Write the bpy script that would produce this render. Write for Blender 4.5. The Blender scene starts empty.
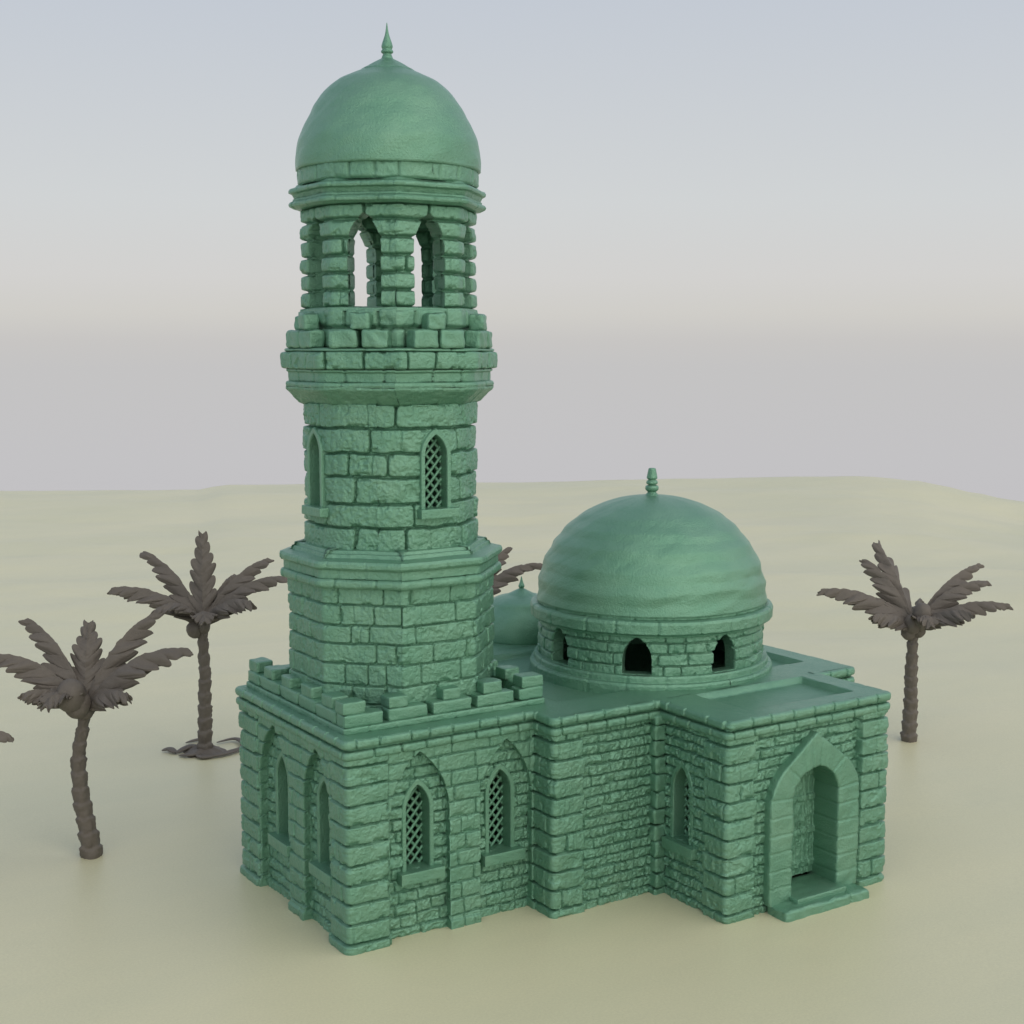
import bpy, math, random
import numpy as np

C = bpy.context.scene
COL = C.collection
R = math.radians

# ------------------------------------------------------------------ noise
def _hash(ix, iy, seed):
    h = (ix.astype(np.int64) * 374761393 + iy.astype(np.int64) * 668265263 + seed * 974711) & 0xFFFFFFFF
    h = ((h ^ (h >> 13)) * 1274126177) & 0xFFFFFFFF
    return ((h ^ (h >> 16)) & 0xFFFF) / 65535.0

def vnoise(x, y, seed=0):
    ix = np.floor(x); iy = np.floor(y)
    fx = x - ix; fy = y - iy
    fx = fx * fx * (3 - 2 * fx); fy = fy * fy * (3 - 2 * fy)
    a = _hash(ix, iy, seed); b = _hash(ix + 1, iy, seed)
    c = _hash(ix, iy + 1, seed); d = _hash(ix + 1, iy + 1, seed)
    return ((a * (1 - fx) + b * fx) * (1 - fy) + (c * (1 - fx) + d * fx) * fy) * 2 - 1

def fbm(x, y, seed=0, octs=3):
    r = 0; a = 1.0; s = 0
    for k in range(octs):
        r = r + a * vnoise(x * 2 ** k, y * 2 ** k, seed + 17 * k); s += a; a *= .5
    return r / s

def sstep(a, b, x):
    t = np.clip((x - a) / (b - a), 0, 1)
    return t * t * (3 - 2 * t)

# ------------------------------------------------------------------ mesh builder
class MB:
    def __init__(s): s.v = []; s.q = []; s.n = 0
    def add(s, verts, quads):
        verts = np.asarray(verts, float).reshape(-1, 3)
        quads = np.asarray(quads, np.int64).reshape(-1, 4)
        s.v.append(verts); s.q.append(quads + s.n); s.n += len(verts)
    def grid(s, P, flip=False, wrap=False):
        """P: (rows, cols, 3)"""
        r, c = P.shape[:2]
        i = np.arange(r * c).reshape(r, c)
        if wrap: i = np.concatenate([i, i[:, :1]], 1)
        q = np.stack([i[:-1, :-1], i[:-1, 1:], i[1:, 1:], i[1:, :-1]], -1).reshape(-1, 4)
        if flip: q = q[:, ::-1]
        s.add(P, q)
    def build(s, name, mat, parent=None, smooth=True, loc=(0, 0, 0)):
        V = np.concatenate(s.v); Q = np.concatenate(s.q)
        me = bpy.data.meshes.new(name)
        me.vertices.add(len(V)); me.vertices.foreach_set('co', V.astype(np.float32).ravel())
        # degenerate quads (two equal corners) become triangles
        loops = []; tri = (Q[:, 3] == Q[:, 2]) | (Q[:, 3] == Q[:, 0])
        tot = np.where(tri, 3, 4)
        mask = np.ones(Q.shape, bool); mask[tri, 3] = False
        flat = Q[mask]
        me.loops.add(len(flat)); me.loops.foreach_set('vertex_index', flat.astype(np.int32))
        me.polygons.add(len(Q))
        st = np.concatenate([[0], np.cumsum(tot)[:-1]])
        me.polygons.foreach_set('loop_start', st.astype(np.int32))
        me.polygons.foreach_set('loop_total', tot.astype(np.int32))
        me.update(calc_edges=True); me.validate()
        me.polygons.foreach_set('use_smooth', np.full(len(me.polygons), smooth))
        me.materials.append(mat)
        o = bpy.data.objects.new(name, me); COL.objects.link(o)
        o.location = loc
        if parent: o.parent = parent
        return o

def empty(name, loc, label, cat, group=None):
    o = bpy.data.objects.new(name, None); COL.objects.link(o)
    o.location = loc; o.empty_display_size = .3
    o['label'] = label; o['category'] = cat
    if group: o['group'] = group
    return o

# ------------------------------------------------------------------ materials
def mat(name, build):
    m = bpy.data.materials.new(name); m.use_nodes = True
    nt = m.node_tree; bs = nt.nodes['Principled BSDF']
    build(nt, bs); return m

def N(nt, t, **kw):
    n = nt.nodes.new(t)
    for k, v in kw.items():
        if k in n.inputs: n.inputs[k].default_value = v
        else: setattr(n, k, v)
    return n

def green(nt, bs):
    tc = N(nt, 'ShaderNodeTexCoord')
    n1 = N(nt, 'ShaderNodeTexNoise', Scale=1.3, Detail=5.0, Roughness=.6)
    n2 = N(nt, 'ShaderNodeTexNoise', Scale=26.0, Detail=5.0, Roughness=.65)
    n3 = N(nt, 'ShaderNodeTexNoise', Scale=90.0, Detail=3.0, Roughness=.6)
    for n in (n1, n2, n3): nt.links.new(tc.outputs['Object'], n.inputs['Vector'])
    mx = N(nt, 'ShaderNodeMix', data_type='RGBA')
    mx.inputs[6].default_value = GREEN_A; mx.inputs[7].default_value = GREEN_B
    rmp = N(nt, 'ShaderNodeMapRange'); rmp.inputs[1].default_value = .35; rmp.inputs[2].default_value = .65
    nt.links.new(n1.outputs[0], rmp.inputs[0]); nt.links.new(rmp.outputs[0], mx.inputs[0])
    nt.links.new(mx.outputs[2], bs.inputs['Base Color'])
    rr = N(nt, 'ShaderNodeMapRange'); rr.inputs[3].default_value = .24; rr.inputs[4].default_value = .40
    nt.links.new(n2.outputs[0], rr.inputs[0]); nt.links.new(rr.outputs[0], bs.inputs['Roughness'])
    bs.inputs['Specular IOR Level'].default_value = .5; bs.inputs['Metallic'].default_value = .62
    b1 = N(nt, 'ShaderNodeBump', Strength=.7, Distance=.03)
    b2 = N(nt, 'ShaderNodeBump', Strength=.7, Distance=.012)
    nt.links.new(n2.outputs[0], b1.inputs['Height']); nt.links.new(n3.outputs[0], b2.inputs['Height'])
    nt.links.new(b1.outputs[0], b2.inputs['Normal']); nt.links.new(b2.outputs[0], bs.inputs['Normal'])

def sand(nt, bs):
    tc = N(nt, 'ShaderNodeTexCoord')
    mp = N(nt, 'ShaderNodeMapping'); mp.inputs['Scale'].default_value = (.05, .16, .3); mp.inputs['Rotation'].default_value = (0, 0, R(33))
    n1 = N(nt, 'ShaderNodeTexNoise', Scale=1.0, Detail=6.0, Roughness=.6)
    n2 = N(nt, 'ShaderNodeTexNoise', Scale=22.0, Detail=6.0, Roughness=.8)
    n3 = N(nt, 'ShaderNodeTexNoise', Scale=.7, Detail=5.0)
    nt.links.new(tc.outputs['Object'], mp.inputs['Vector']); nt.links.new(mp.outputs[0], n1.inputs['Vector'])
    nt.links.new(tc.outputs['Object'], n2.inputs['Vector']); nt.links.new(tc.outputs['Object'], n3.inputs['Vector'])
    mx = N(nt, 'ShaderNodeMix', data_type='RGBA')
    mx.inputs[6].default_value = SAND_A; mx.inputs[7].default_value = SAND_B
    rmp = N(nt, 'ShaderNodeMapRange'); rmp.inputs[1].default_value = .38; rmp.inputs[2].default_value = .64
    nt.links.new(n1.outputs[0], rmp.inputs[0]); nt.links.new(rmp.outputs[0], mx.inputs[0])
    m2 = N(nt, 'ShaderNodeMix', data_type='RGBA', blend_type='MULTIPLY'); m2.inputs[0].default_value = .34
    nt.links.new(mx.outputs[2], m2.inputs[6]); nt.links.new(n2.outputs[0], m2.inputs[7])
    nt.links.new(m2.outputs[2], bs.inputs['Base Color'])
    bs.inputs['Roughness'].default_value = .42; bs.inputs['Specular IOR Level'].default_value = .55
    b1 = N(nt, 'ShaderNodeBump', Strength=.15, Distance=.15); nt.links.new(n3.outputs[0], b1.inputs['Height'])
    b2 = N(nt, 'ShaderNodeBump', Strength=.3, Distance=.012); nt.links.new(n2.outputs[0], b2.inputs['Height'])
    nt.links.new(b1.outputs[0], b2.inputs['Normal']); nt.links.new(b2.outputs[0], bs.inputs['Normal'])

def bark(col_a, col_b):
    def f(nt, bs):
        tc = N(nt, 'ShaderNodeTexCoord')
        n1 = N(nt, 'ShaderNodeTexNoise', Scale=9.0, Detail=5.0, Roughness=.65)
        n2 = N(nt, 'ShaderNodeTexNoise', Scale=45.0, Detail=4.0)
        for n in (n1, n2): nt.links.new(tc.outputs['Object'], n.inputs['Vector'])
        mx = N(nt, 'ShaderNodeMix', data_type='RGBA')
        mx.inputs[6].default_value = col_a; mx.inputs[7].default_value = col_b
        nt.links.new(n1.outputs[0], mx.inputs[0]); nt.links.new(mx.outputs[2], bs.inputs['Base Color'])
        bs.inputs['Roughness'].default_value = .6; bs.inputs['Specular IOR Level'].default_value = .3
        b1 = N(nt, 'ShaderNodeBump', Strength=.4, Distance=.02); nt.links.new(n2.outputs[0], b1.inputs['Height'])
        nt.links.new(b1.outputs[0], bs.inputs['Normal'])
    return f

GREEN_A = (.152, .336, .238, 1); GREEN_B = (.186, .372, .268, 1)
SAND_A = (.68, .67, .47, 1); SAND_B = (.75, .72, .495, 1)
M_GREEN = mat('green_stone', green)
M_SAND = mat('pale_sand', sand)
M_PALM = mat('dull_brown_palm', bark((.108, .095, .084, 1), (.148, .132, .117, 1)))

# ------------------------------------------------------------------ plan paths
class Path:
    """polyline in plan, outward side on the right of the travel direction; corners rounded"""
    def __init__(s, pts, closed=False, r=.04):
        pts = [np.array(p, float) for p in pts]
        n = len(pts); out = []
        def corner(a, b, c):
            d1 = (b - a) / np.linalg.norm(b - a); d2 = (c - b) / np.linalg.norm(c - b)
            cr = d1[0] * d2[1] - d1[1] * d2[0]; ang = math.atan2(cr, d1 @ d2)
            t = r * abs(math.tan(ang / 2))
            p = b - d1 * t
            k = max(2, int(abs(ang) / R(15)) + 1)
            nn = np.array([d1[1], -d1[0]]); sg = 1 if ang > 0 else -1
            cc = p - nn * r * sg
            for i in range(k + 1):
                a_ = ang * i / k
                ca, sa = math.cos(a_), math.sin(a_)
                m = np.array([nn[0] * ca - nn[1] * sa, nn[0] * sa + nn[1] * ca])
                out.append((cc + m * r * sg, m))
        if closed:
            for i in range(n): corner(pts[i - 1], pts[i], pts[(i + 1) % n])
            out.append(out[0])
        else:
            d = pts[1] - pts[0]; d /= np.linalg.norm(d); out.append((pts[0], np.array([d[1], -d[0]])))
            for i in range(1, n - 1): corner(pts[i - 1], pts[i], pts[i + 1])
            d = pts[-1] - pts[-2]; d /= np.linalg.norm(d); out.append((pts[-1], np.array([d[1], -d[0]])))
        s.p = np.array([o[0] for o in out]); s.nn = np.array([o[1] for o in out])
        s.u = np.concatenate([[0], np.cumsum(np.linalg.norm(np.diff(s.p, axis=0), axis=1))])
        s.L = s.u[-1]; s.closed = closed
    def at(s, u):
        if s.closed: u = np.mod(u, s.L)
        x = np.interp(u, s.u, s.p[:, 0]); y = np.interp(u, s.u, s.p[:, 1])
        a = np.interp(u, s.u, s.nn[:, 0]); b = np.interp(u, s.u, s.nn[:, 1])
        l = np.hypot(a, b) + 1e-9
        return x, y, a / l, b / l
    def S(s, u, z, h):
        x, y, a, b = s.at(u)
        return np.stack([x + a * h, y + b * h, z + 0 * u], -1)

def ngon(cx, cy, apothem, n=8, start=-90.0):
    """CCW polygon with a face centred on angle start; first vertex begins that face"""
    Rr = apothem / math.cos(math.pi / n)
    return [(cx + Rr * math.cos(R(start - 180 / n + 360 / n * k)), cy + Rr * math.sin(R(start - 180 / n + 360 / n * k))) for k in range(n)]

def circle(cx, cy, r, n=96, start=-90.0):
    return [(cx + r * math.cos(R(start + 360 / n * k)), cy + r * math.sin(R(start + 360 / n * k))) for k in range(n)]

# ------------------------------------------------------------------ stone relief
class Stones:
    def __init__(s, L, z0, z1, ch, ln, seed, closed=False, amp=.05, mort=.012, bev=.035, rad=.05, warp=.012,
                 jit=.15, var=.012, zs=None, crack=.3, rough=.012, fixed=None, fsplit=.3, foff=0.0):
        rng = random.Random(seed); s.seed = seed
        if zs is None:
            n = max(1, round((z1 - z0) / ch)); zs = [z0]
            for i in range(1, n): zs.append(z0 + (z1 - z0) * i / n + rng.uniform(-jit, jit) * ch * .35)
            zs.append(z1)
        s.zs = np.array(zs); s.rows = []
        for i in range(len(zs) - 1):
            b = [0.0]; x = rng.uniform(.3, 1) * ln if not closed else 0
            first = True
            while True:
                w = ln * rng.uniform(.62, 1.4)
                if first: w *= rng.uniform(.45, 1); first = False
                if b[-1] + w > L - ln * .35: break
                b.append(b[-1] + w)
            b.append(L)
            off = rng.uniform(0, ln) if closed else 0
            if fixed is not None:
                b = [0.0]
                for f0, f1 in zip(fixed[:-1], fixed[1:]):
                    if rng.random() < fsplit: b.append(f0 + (f1 - f0) * rng.choice((rng.uniform(.25, .4), rng.uniform(.6, .75))))
                    b.append(f1)
                off = foff
            k = len(b) - 1
            oz = [rng.uniform(-1, 1) * var for _ in range(k)]
            tl = [rng.uniform(-1, 1) for _ in range(k)]
            cr = [(b[j] + (b[j + 1] - b[j]) * rng.uniform(.3, .7)) if rng.random() < crack else -9 for j in range(k)]
            s.rows.append((np.array(b), off, np.array(oz), np.array(tl), np.array(cr)))
        s.L = L; s.closed = closed
        s.amp, s.mort, s.bev, s.rad, s.warp, s.rough = amp, mort, bev, rad, warp, rough
    def __call__(s, U, Z):
        w = s.warp
        u = U + w * fbm(U * 3.5, Z * 3.5, s.seed + 1, 3); z = Z + w * fbm(U * 3.1, Z * 4.0, s.seed + 5, 3)
        H = np.zeros_like(U)
        ci = np.clip(np.searchsorted(s.zs, z) - 1, 0, len(s.zs) - 2)
        for i, (b, off, oz, tl, cr) in enumerate(s.rows):
            m = ci == i
            if not m.any(): continue
            uu = u[m] + off
            if s.closed: uu = np.mod(uu, s.L)
            zz = z[m]
            j = np.clip(np.searchsorted(b, uu) - 1, 0, len(b) - 2)
            dx = np.minimum(uu - b[j], b[j + 1] - uu); z0, z1 = s.zs[i], s.zs[i + 1]
            dz = np.minimum(zz - z0, z1 - zz)
            dx = dx * 1.5; r = min(s.rad, (z1 - z0) * .45)
            d = np.where((dx < r) & (dz < r), r - np.hypot(r - dx, r - dz), np.minimum(dx, dz))
            t = np.clip((d - s.mort) / s.bev, 0, 1); t = (1 - (1 - t) ** 3) ** .6
            pil = np.clip(d / (.5 * (z1 - z0)), 0, 1)
            h = t * (1.95 * s.amp + oz[j]) - .95 * s.amp + .12 * s.amp * pil
            h += t * tl[j] * (zz - (z0 + z1) / 2) / (z1 - z0) * .012
            h -= .45 * s.amp * np.exp(-((uu - cr[j]) / .010) ** 2) * t
            chip = fbm(uu * 5 + i * 7.1, zz * 5, s.seed + 31, 3)
            h -= t * .9 * s.amp * sstep(.22, .5, chip) * (1 - sstep(.02, .10, d))
            h -= t * .35 * s.amp * sstep(.35, .55, fbm(uu * 3.3 + 40, zz * 4.1 + i, s.seed + 37, 3))
            H[m] = h
        H += s.rough * fbm(U * 7, Z * 7, s.seed + 51, 4) + .8 * s.rough * fbm(U * 21, Z * 21, s.seed + 71, 3)
        return H

def zone(U, a, b, soft=.012):
    return sstep(a - soft, a + soft, U) * (1 - sstep(b - soft, b + soft, U))

# ------------------------------------------------------------------ openings
def arch_poly(cx, w, z0, zs, za, n=14, bend=1.0):
    hw = w / 2; H = za - zs; Rr = (hw * hw + H * H) / w * bend if bend != 1 else (hw * hw + H * H) / w
    a1 = math.asin(min(1, H / Rr))
    L = [(cx - hw, z0), (cx - hw, zs)]
    for i in range(1, n + 1):
        a = a1 * i / n; L.append((cx - hw + Rr - Rr * math.cos(a), zs + Rr * math.sin(a)))
    L[-1] = (cx, za)
    Rg = [(2 * cx - x, z) for x, z in L[:-1]][::-1]
    return np.array(L + Rg)

def inside(poly, x, y):
    c = np.zeros(x.shape, bool); n = len(poly)
    for i in range(n):
        x1, y1 = poly[i]; x2, y2 = poly[(i + 1) % n]
        if y1 == y2: continue
        m = ((y1 > y) != (y2 > y)) & (x < (x2 - x1) * (y - y1) / (y2 - y1) + x1)
        c ^= m
    return c

def nearest(poly, x, y):
    bd = np.full(x.shape, 1e9); bx = x.copy(); by = y.copy(); n = len(poly)
    for i in range(n):
        a = poly[i]; d = poly[(i + 1) % n] - a; l = d @ d
        if l < 1e-12: continue
        t = np.clip(((x - a[0]) * d[0] + (y - a[1]) * d[1]) / l, 0, 1)
        px = a[0] + t * d[0]; py = a[1] + t * d[1]; dd = np.hypot(x - px, y - py)
        m = dd < bd; bd[m] = dd[m]; bx[m] = px[m]; by[m] = py[m]
    return bd, bx, by

def panel(mb, path, z0, z1, hf, u0=0, u1=None, res=.0125, holes=(), flip=False, base=0.0, ztop=None):
    """relief wall along a path; holes = [(poly, reveal depth)], edges of holes are drawn in to the reveal depth"""
    if u1 is None: u1 = path.L
    nu = max(2, int(round((u1 - u0) / res))); nz = max(2, int(round((z1 - z0) / res)))
    us = np.linspace(u0, u1, nu + 1)
    # put grid columns on the path's own corners so that they stay crisp
    U, Z = np.meshgrid(us, np.linspace(z0, z1, nz + 1))
    keep = np.ones((nz, nu), bool); cell = max((u1 - u0) / nu, (z1 - z0) / nz)
    hid = np.full(U.shape, -1)
    for k, (poly, dep) in enumerate(holes):
        x0, y0 = poly.min(0) - .1; x1, y1 = poly.max(0) + .1
        jj = np.where((us > x0) & (us < x1))[0]
        sl = (slice(None), slice(jj[0], jj[-1] + 1))
        bd, bx, by = nearest(poly, U[sl], Z[sl])
        m = bd < cell * .62
        Us = U[sl]; Zs = Z[sl]; Us[m] = bx[m]; Zs[m] = np.clip(by[m], z0, z1); hs = hid[sl]; hs[m] = k
    for poly, dep in holes:
        uc = (U[:-1, :-1] + U[1:, 1:] + U[:-1, 1:] + U[1:, :-1]) / 4; zc = (Z[:-1, :-1] + Z[1:, 1:] + Z[:-1, 1:] + Z[1:, :-1]) / 4
        keep &= ~inside(poly, uc, zc)
    H = hf(U, Z) + base
    P = path.S(U, Z, H)
    idx = np.arange(U.size).reshape(U.shape)
    q = np.stack([idx[:-1, :-1], idx[:-1, 1:], idx[1:, 1:], idx[1:, :-1]], -1)[keep]
    if flip: q = q[:, ::-1]
    verts = P.reshape(-1, 3)
    quads = [q]
    if len(holes):
        e = np.concatenate([q[:, [0, 1]], q[:, [1, 2]], q[:, [2, 3]], q[:, [3, 0]]])
        key = np.sort(e, 1); _, inv, cnt = np.unique(key[:, 0] * U.size + key[:, 1], return_inverse=True, return_counts=True)
        bnd = e[cnt[inv] == 1]
        hf_ = hid.ravel()
        r, c = np.unravel_index(bnd, U.shape)
        rim = ((c == 0) | (c == nu)).all(1) | ((r == 0).all(1)) | ((r == nz).all(1))
        bnd = bnd[~rim]
        vid = np.unique(bnd); mp = -np.ones(U.size, int); mp[vid] = np.arange(len(vid))
        uf, zf, hf0 = U.ravel()[vid], Z.ravel()[vid], H.ravel()[vid]
        hk = hf_[vid]; dep = np.array([holes[k][1] if k >= 0 else holes[0][1] for k in hk])
        side = np.array([np.sign(uu - holes[max(k, 0)][0][:, 0].mean()) for uu, k in zip(uf, hk)])
        notch = side * np.clip(np.abs(hf0).max() * .8 - np.abs(hf0), .0, .08) * .7
        notch = notch + side * .012 * fbm(zf * 9, uf * 3, 61, 3)
        layers = [idx.ravel()[vid]]; extra = []; n0 = len(verts)
        nl = 5
        for t in range(1, nl + 1):
            f = t / nl
            hh = hf0 * (1 - f) + (base - dep) * f
            extra.append(path.S(uf + notch * min(1, 1.6 * f) * (1 if f < .99 else .6), zf, hh)); layers.append(n0 + np.arange(len(vid)) + (t - 1) * len(vid))
        verts = np.concatenate([verts] + extra)
        for t in range(nl):
            a, b = layers[t], layers[t + 1]; i0, i1 = mp[bnd[:, 0]], mp[bnd[:, 1]]
            qq = np.stack([a[i1], a[i0], b[i0], b[i1]], -1)
            quads.append(qq)
    Q = np.concatenate(quads)
    used = np.zeros(len(verts), bool); used[Q.ravel()] = True
    re = np.cumsum(used) - 1
    mb.add(verts[used], re[Q])

def sweep(mb, path, prof, seed, u0=0, u1=None, res=.03, joint=.42, depth=.03, core=None, rough=.010, wob=.010):
    """moulding: profile [(h, z)] swept along the path, cut by joints into stones"""
    if u1 is None: u1 = path.L
    rng = random.Random(seed)
    prof = np.array(prof, float)
    # densify the profile
    d = np.concatenate([[0], np.cumsum(np.linalg.norm(np.diff(prof, axis=0), axis=1))])
    k = max(len(prof), int(d[-1] / .02)); t = np.unique(np.concatenate([d, np.linspace(0, d[-1], k)]))
    ph = np.interp(t, d, prof[:, 0]); pz = np.interp(t, d, prof[:, 1])
    n = int((u1 - u0) / res); us = np.linspace(u0, u1, n + 1)
    js = [u0]
    while js[-1] < u1: js.append(js[-1] + joint * rng.uniform(.75, 1.3))
    js = np.array(js[1:-1]) if len(js) > 2 else np.array([1e9])
    U, T = np.meshgrid(us, t); Hh = np.interp(T, t, ph); Zz = np.interp(T, t, pz)
    hmin = ph.min() if core is None else core
    uu = U + .012 * fbm(T * 9, U * 2, seed, 2)
    dj = np.abs(uu[..., None] - js[None, None, :]).min(-1) if len(js) < 80 else np.minimum.reduce([np.abs(uu - j) for j in js])
    g = np.exp(-(dj / .016) ** 2)
    hz = np.clip((Hh - hmin) / .05, 0, 1)
    zmid = (pz.min() + pz.max()) / 2
    Hn = Hh - depth * g * hz + wob * fbm(U * 2.2, T * 3 + 3, seed + 9, 3) + rough * fbm(U * 11, T * 14, seed + 3, 3)
    Zn = Zz + wob * fbm(U * 2.0, T * 2 + 40, seed + 19, 3) - .5 * depth * g * hz * np.sign(Zz - zmid)
    mb.grid(path.S(U, Zn, Hn))

def roll(h, z0, z1, inner=0.0, n=9, sq=.6):
    """bull-nosed moulding profile from z0 up to z1 standing h out"""
    L = [(inner, z0)]
    r = (z1 - z0) / 2
    for i in range(n + 1):
        a = -math.pi / 2 + math.pi * i / n
        c, s_ = math.cos(a), math.sin(a)
        L.append((h - r + r * math.copysign(abs(c) ** sq, c), (z0 + z1) / 2 + r * math.copysign(abs(s_) ** sq, s_)))
    L.append((inner, z1 - .002)); L.append((inner - .12, z1 - .03)); return L

def rbox(mb, c, size, rot=0, seed=0, n=7, r=.035, amp=.012):
    """hewn block: a box with rounded edges and a rough skin, bottom centre at c"""
    sx, sy, sz = size; faces = []
    g = np.linspace(-1, 1, n); A, B = np.meshgrid(g, g); O = np.ones_like(A)
    for P in (np.stack([A, -O, B], -1), np.stack([-A, O, B], -1), np.stack([O, A, B], -1), np.stack([-O, -A, B], -1), np.stack([A, B, O], -1), np.stack([A, -B, -O], -1)):
        Q = P * np.array([sx, sy, sz]) / 2
        inn = np.clip(Q, -np.array([sx, sy, sz]) / 2 + r, np.array([sx, sy, sz]) / 2 - r)
        d = Q - inn; l = np.linalg.norm(d, axis=-1, keepdims=True) + 1e-9
        Q = inn + d / l * np.minimum(r, l)
        k = 1 + 0 * Q[..., 0]
        nz_ = fbm(Q[..., 0] * 7 + Q[..., 2] * 5.3 + seed * 3.1, Q[..., 1] * 7 + Q[..., 2] * 4.1, seed, 3)
        Q = Q + (d / l) * (nz_ * amp)[..., None]
        ca, sa = math.cos(rot), math.sin(rot)
        W = np.stack([Q[..., 0] * ca - Q[..., 1] * sa + c[0], Q[..., 0] * sa + Q[..., 1] * ca + c[1], Q[..., 2] + sz / 2 + c[2]], -1)
        mb.grid(W)

def lathe(mb, c, prof, seg=64, seed=0, amp=0.0, ns=3.0, band=0.0):
    prof = np.array(prof, float)
    a = np.linspace(0, 2 * math.pi, seg, endpoint=False)
    A, Rr = np.meshgrid(a, prof[:, 0]); _, Zz = np.meshgrid(a, prof[:, 1])
    d = 0
    if amp:
        x = np.cos(A); y = np.sin(A)
        d = amp * (fbm(x * ns + 9, Zz * ns + y * ns * 1.3, seed, 3) + .8 * fbm(y * ns + 4, Zz * ns - x * ns * .7, seed + 7, 3))
    if band:
        q = np.linspace(0, 1, len(prof))[:, None]
        d = d + band * (np.abs(np.mod(q * 8 + .12 * fbm(np.cos(A) * 2.5, np.sin(A) * 2.5 + q * 5, seed + 3, 3) * 2.2, 1) - .5) - .25) * (1 - sstep(.45, .85, q))
    Rn = Rr + d * np.clip(Rr / .3, 0, 1)
    mb.grid(np.stack([c[0] + Rn * np.cos(A), c[1] + Rn * np.sin(A), c[2] + Zz], -1), wrap=True)

def smooth_prof(pts, n=60):
    pts = np.array(pts, float)
    d = np.concatenate([[0], np.cumsum(np.linalg.norm(np.diff(pts, axis=0), axis=1))])
    t = np.linspace(0, d[-1], n)
    # Catmull-Rom
    out = []
    for tt in t:
        i = min(max(np.searchsorted(d, tt) - 1, 0), len(pts) - 2)
        f = (tt - d[i]) / (d[i + 1] - d[i] + 1e-9)
        p0 = pts[max(i - 1, 0)]; p1 = pts[i]; p2 = pts[i + 1]; p3 = pts[min(i + 2, len(pts) - 1)]
        out.append(.5 * (2 * p1 + (p2 - p0) * f + (2 * p0 - 5 * p1 + 4 * p2 - p3) * f * f + (3 * p1 - p0 - 3 * p2 + p3) * f ** 3))
    return np.array(out)

# ================================================================== THE MOSQUE
XM, XP, XR, XE = 3.71, 6.08, 9.96, 10.97
YB, YM, YP, YE = 4.5, -.61, -2.47, 4.62
ZW = 3.40                       # wall head, inside the mouldings
ZC = 3.65                       # top of the cornice
mosque = empty('mosque', (0, 0, 0), 'green stone mosque with a tall minaret, big dome and porch standing on sand', 'mosque')

QZ = [-.05, .15, .49, .83, 1.16, 1.50, 1.84, 2.17, 2.51, 2.85, 3.18, 3.42]     # quoin courses
def quoins(L, seed, ln=.75, **kw):
    a = dict(amp=.058, mort=.014, bev=.020, rad=.05, warp=.012, var=.012, crack=.35); a.update(kw)
    return Stones(L, -.05, ZW, .335, ln, seed, zs=QZ, **a)
def bricks(L, seed, ch=.190, ln=.42, **kw):
    a = dict(amp=.046, mort=.012, bev=.018, rad=.03, warp=.022, var=.018, crack=.15, rough=.026); a.update(kw)
    return Stones(L, -.05, ZW, ch, ln, seed, **a)
def quoin_len(Z, a, b):
    """alternating long and short quoin ends"""
    i = np.searchsorted(np.array(QZ), Z) % 2
    return np.where(i == 0, a, b)

WIN = []        # (location on the wall plane, rotation, width, bottom, spring, apex, sill width)

# ---- tower block: back, left and front walls with pointed blind arches
def tower_block():
    mb = MB()
    p = Path([(XM, YB), (0, YB), (0, 0), (XM + .02, 0)], r=.05)
    uL = XM - .02; uF = uL + YB - .02          # about where the left and the front wall start
    big = quoins(p.L, 3, .78, fixed=[0, .6, uL - .75, uL + .86, uL + 1.6, uF - .60, uF + .74, uF + 1.6, uF + 2.6, p.L], fsplit=.3); small = Stones(p.L, -.05, ZW, .28, .62, 4, amp=.046, mort=.011, bev=.022, rad=.05, warp=.022, var=.016, crack=.3)
    def hf(U, Z):
        y = U - uL; x = U - uF
        q = np.maximum.reduce([zone(U, uL - .75, uL + .86), zone(U, uF - .60, uF + .74), zone(U, p.L - .1, p.L + 1)])
        pl = sstep(.17, .13, Z + .01 * fbm(U * 3, U * 2, 8, 2)) * .05
        return np.where(q > .5, big(U, Z), small(U, Z) * .8) * 1.0 + pl * np.where(q > .5, 1, .8)
    holes = []
    for c, w, zs, za in ((1.335, 1.17, 2.12, 3.26), (3.075, 1.08, 2.12, 3.22)):
        holes.append((arch_poly(uF + c, w, -1, zs, za), .15))
    for c, w, zs, za in ((1.15, 1.04, 2.12, 3.24), (2.93, 1.28, 2.10, 3.25)):
        holes.append((arch_poly(uF - c, w, -1, zs, za), .15))
    panel(mb, p, -.06, ZW + .1, hf, res=.0125, holes=holes)
    mb.build('wall', M_GREEN, mosque)
    # recessed wall inside the blind arches
    mb = MB()
    for k, (a, b, n0) in enumerate((((.6, .13), (XM + .15, .13), 'front'), ((.13, YB - .6), (.13, .45), 'left'))):
        q = Path([a, b]); st = bricks(q.L, 21 + k, .21, .46, amp=.045)
        hs = []
        if n0 == 'front':
            for c, w, z0, zs, za in ((1.36, .50, 1.17, 2.24, 2.66), (3.02, .50, 1.17, 2.22, 2.64)):
                hs.append((arch_poly(c - .6, w, z0, zs, za), .42)); WIN.append(((c, .11, 0), 0, .62, 1.16, 2.22, 2.76))
        else:
            for c in (1.02, 2.78):
                hs.append((arch_poly(YB - .6 - c, .50, 1.17, 2.24, 2.68), .42)); WIN.append(((.09, c, 0), -90, .64, 1.16, 2.24, 2.80))
        panel(mb, q, -.06, ZW, lambda U, Z: st(U, Z) - .02, res=.0125, holes=hs)
    mb.build('recessed_wall', M_GREEN, mosque)
tower_block()

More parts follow.
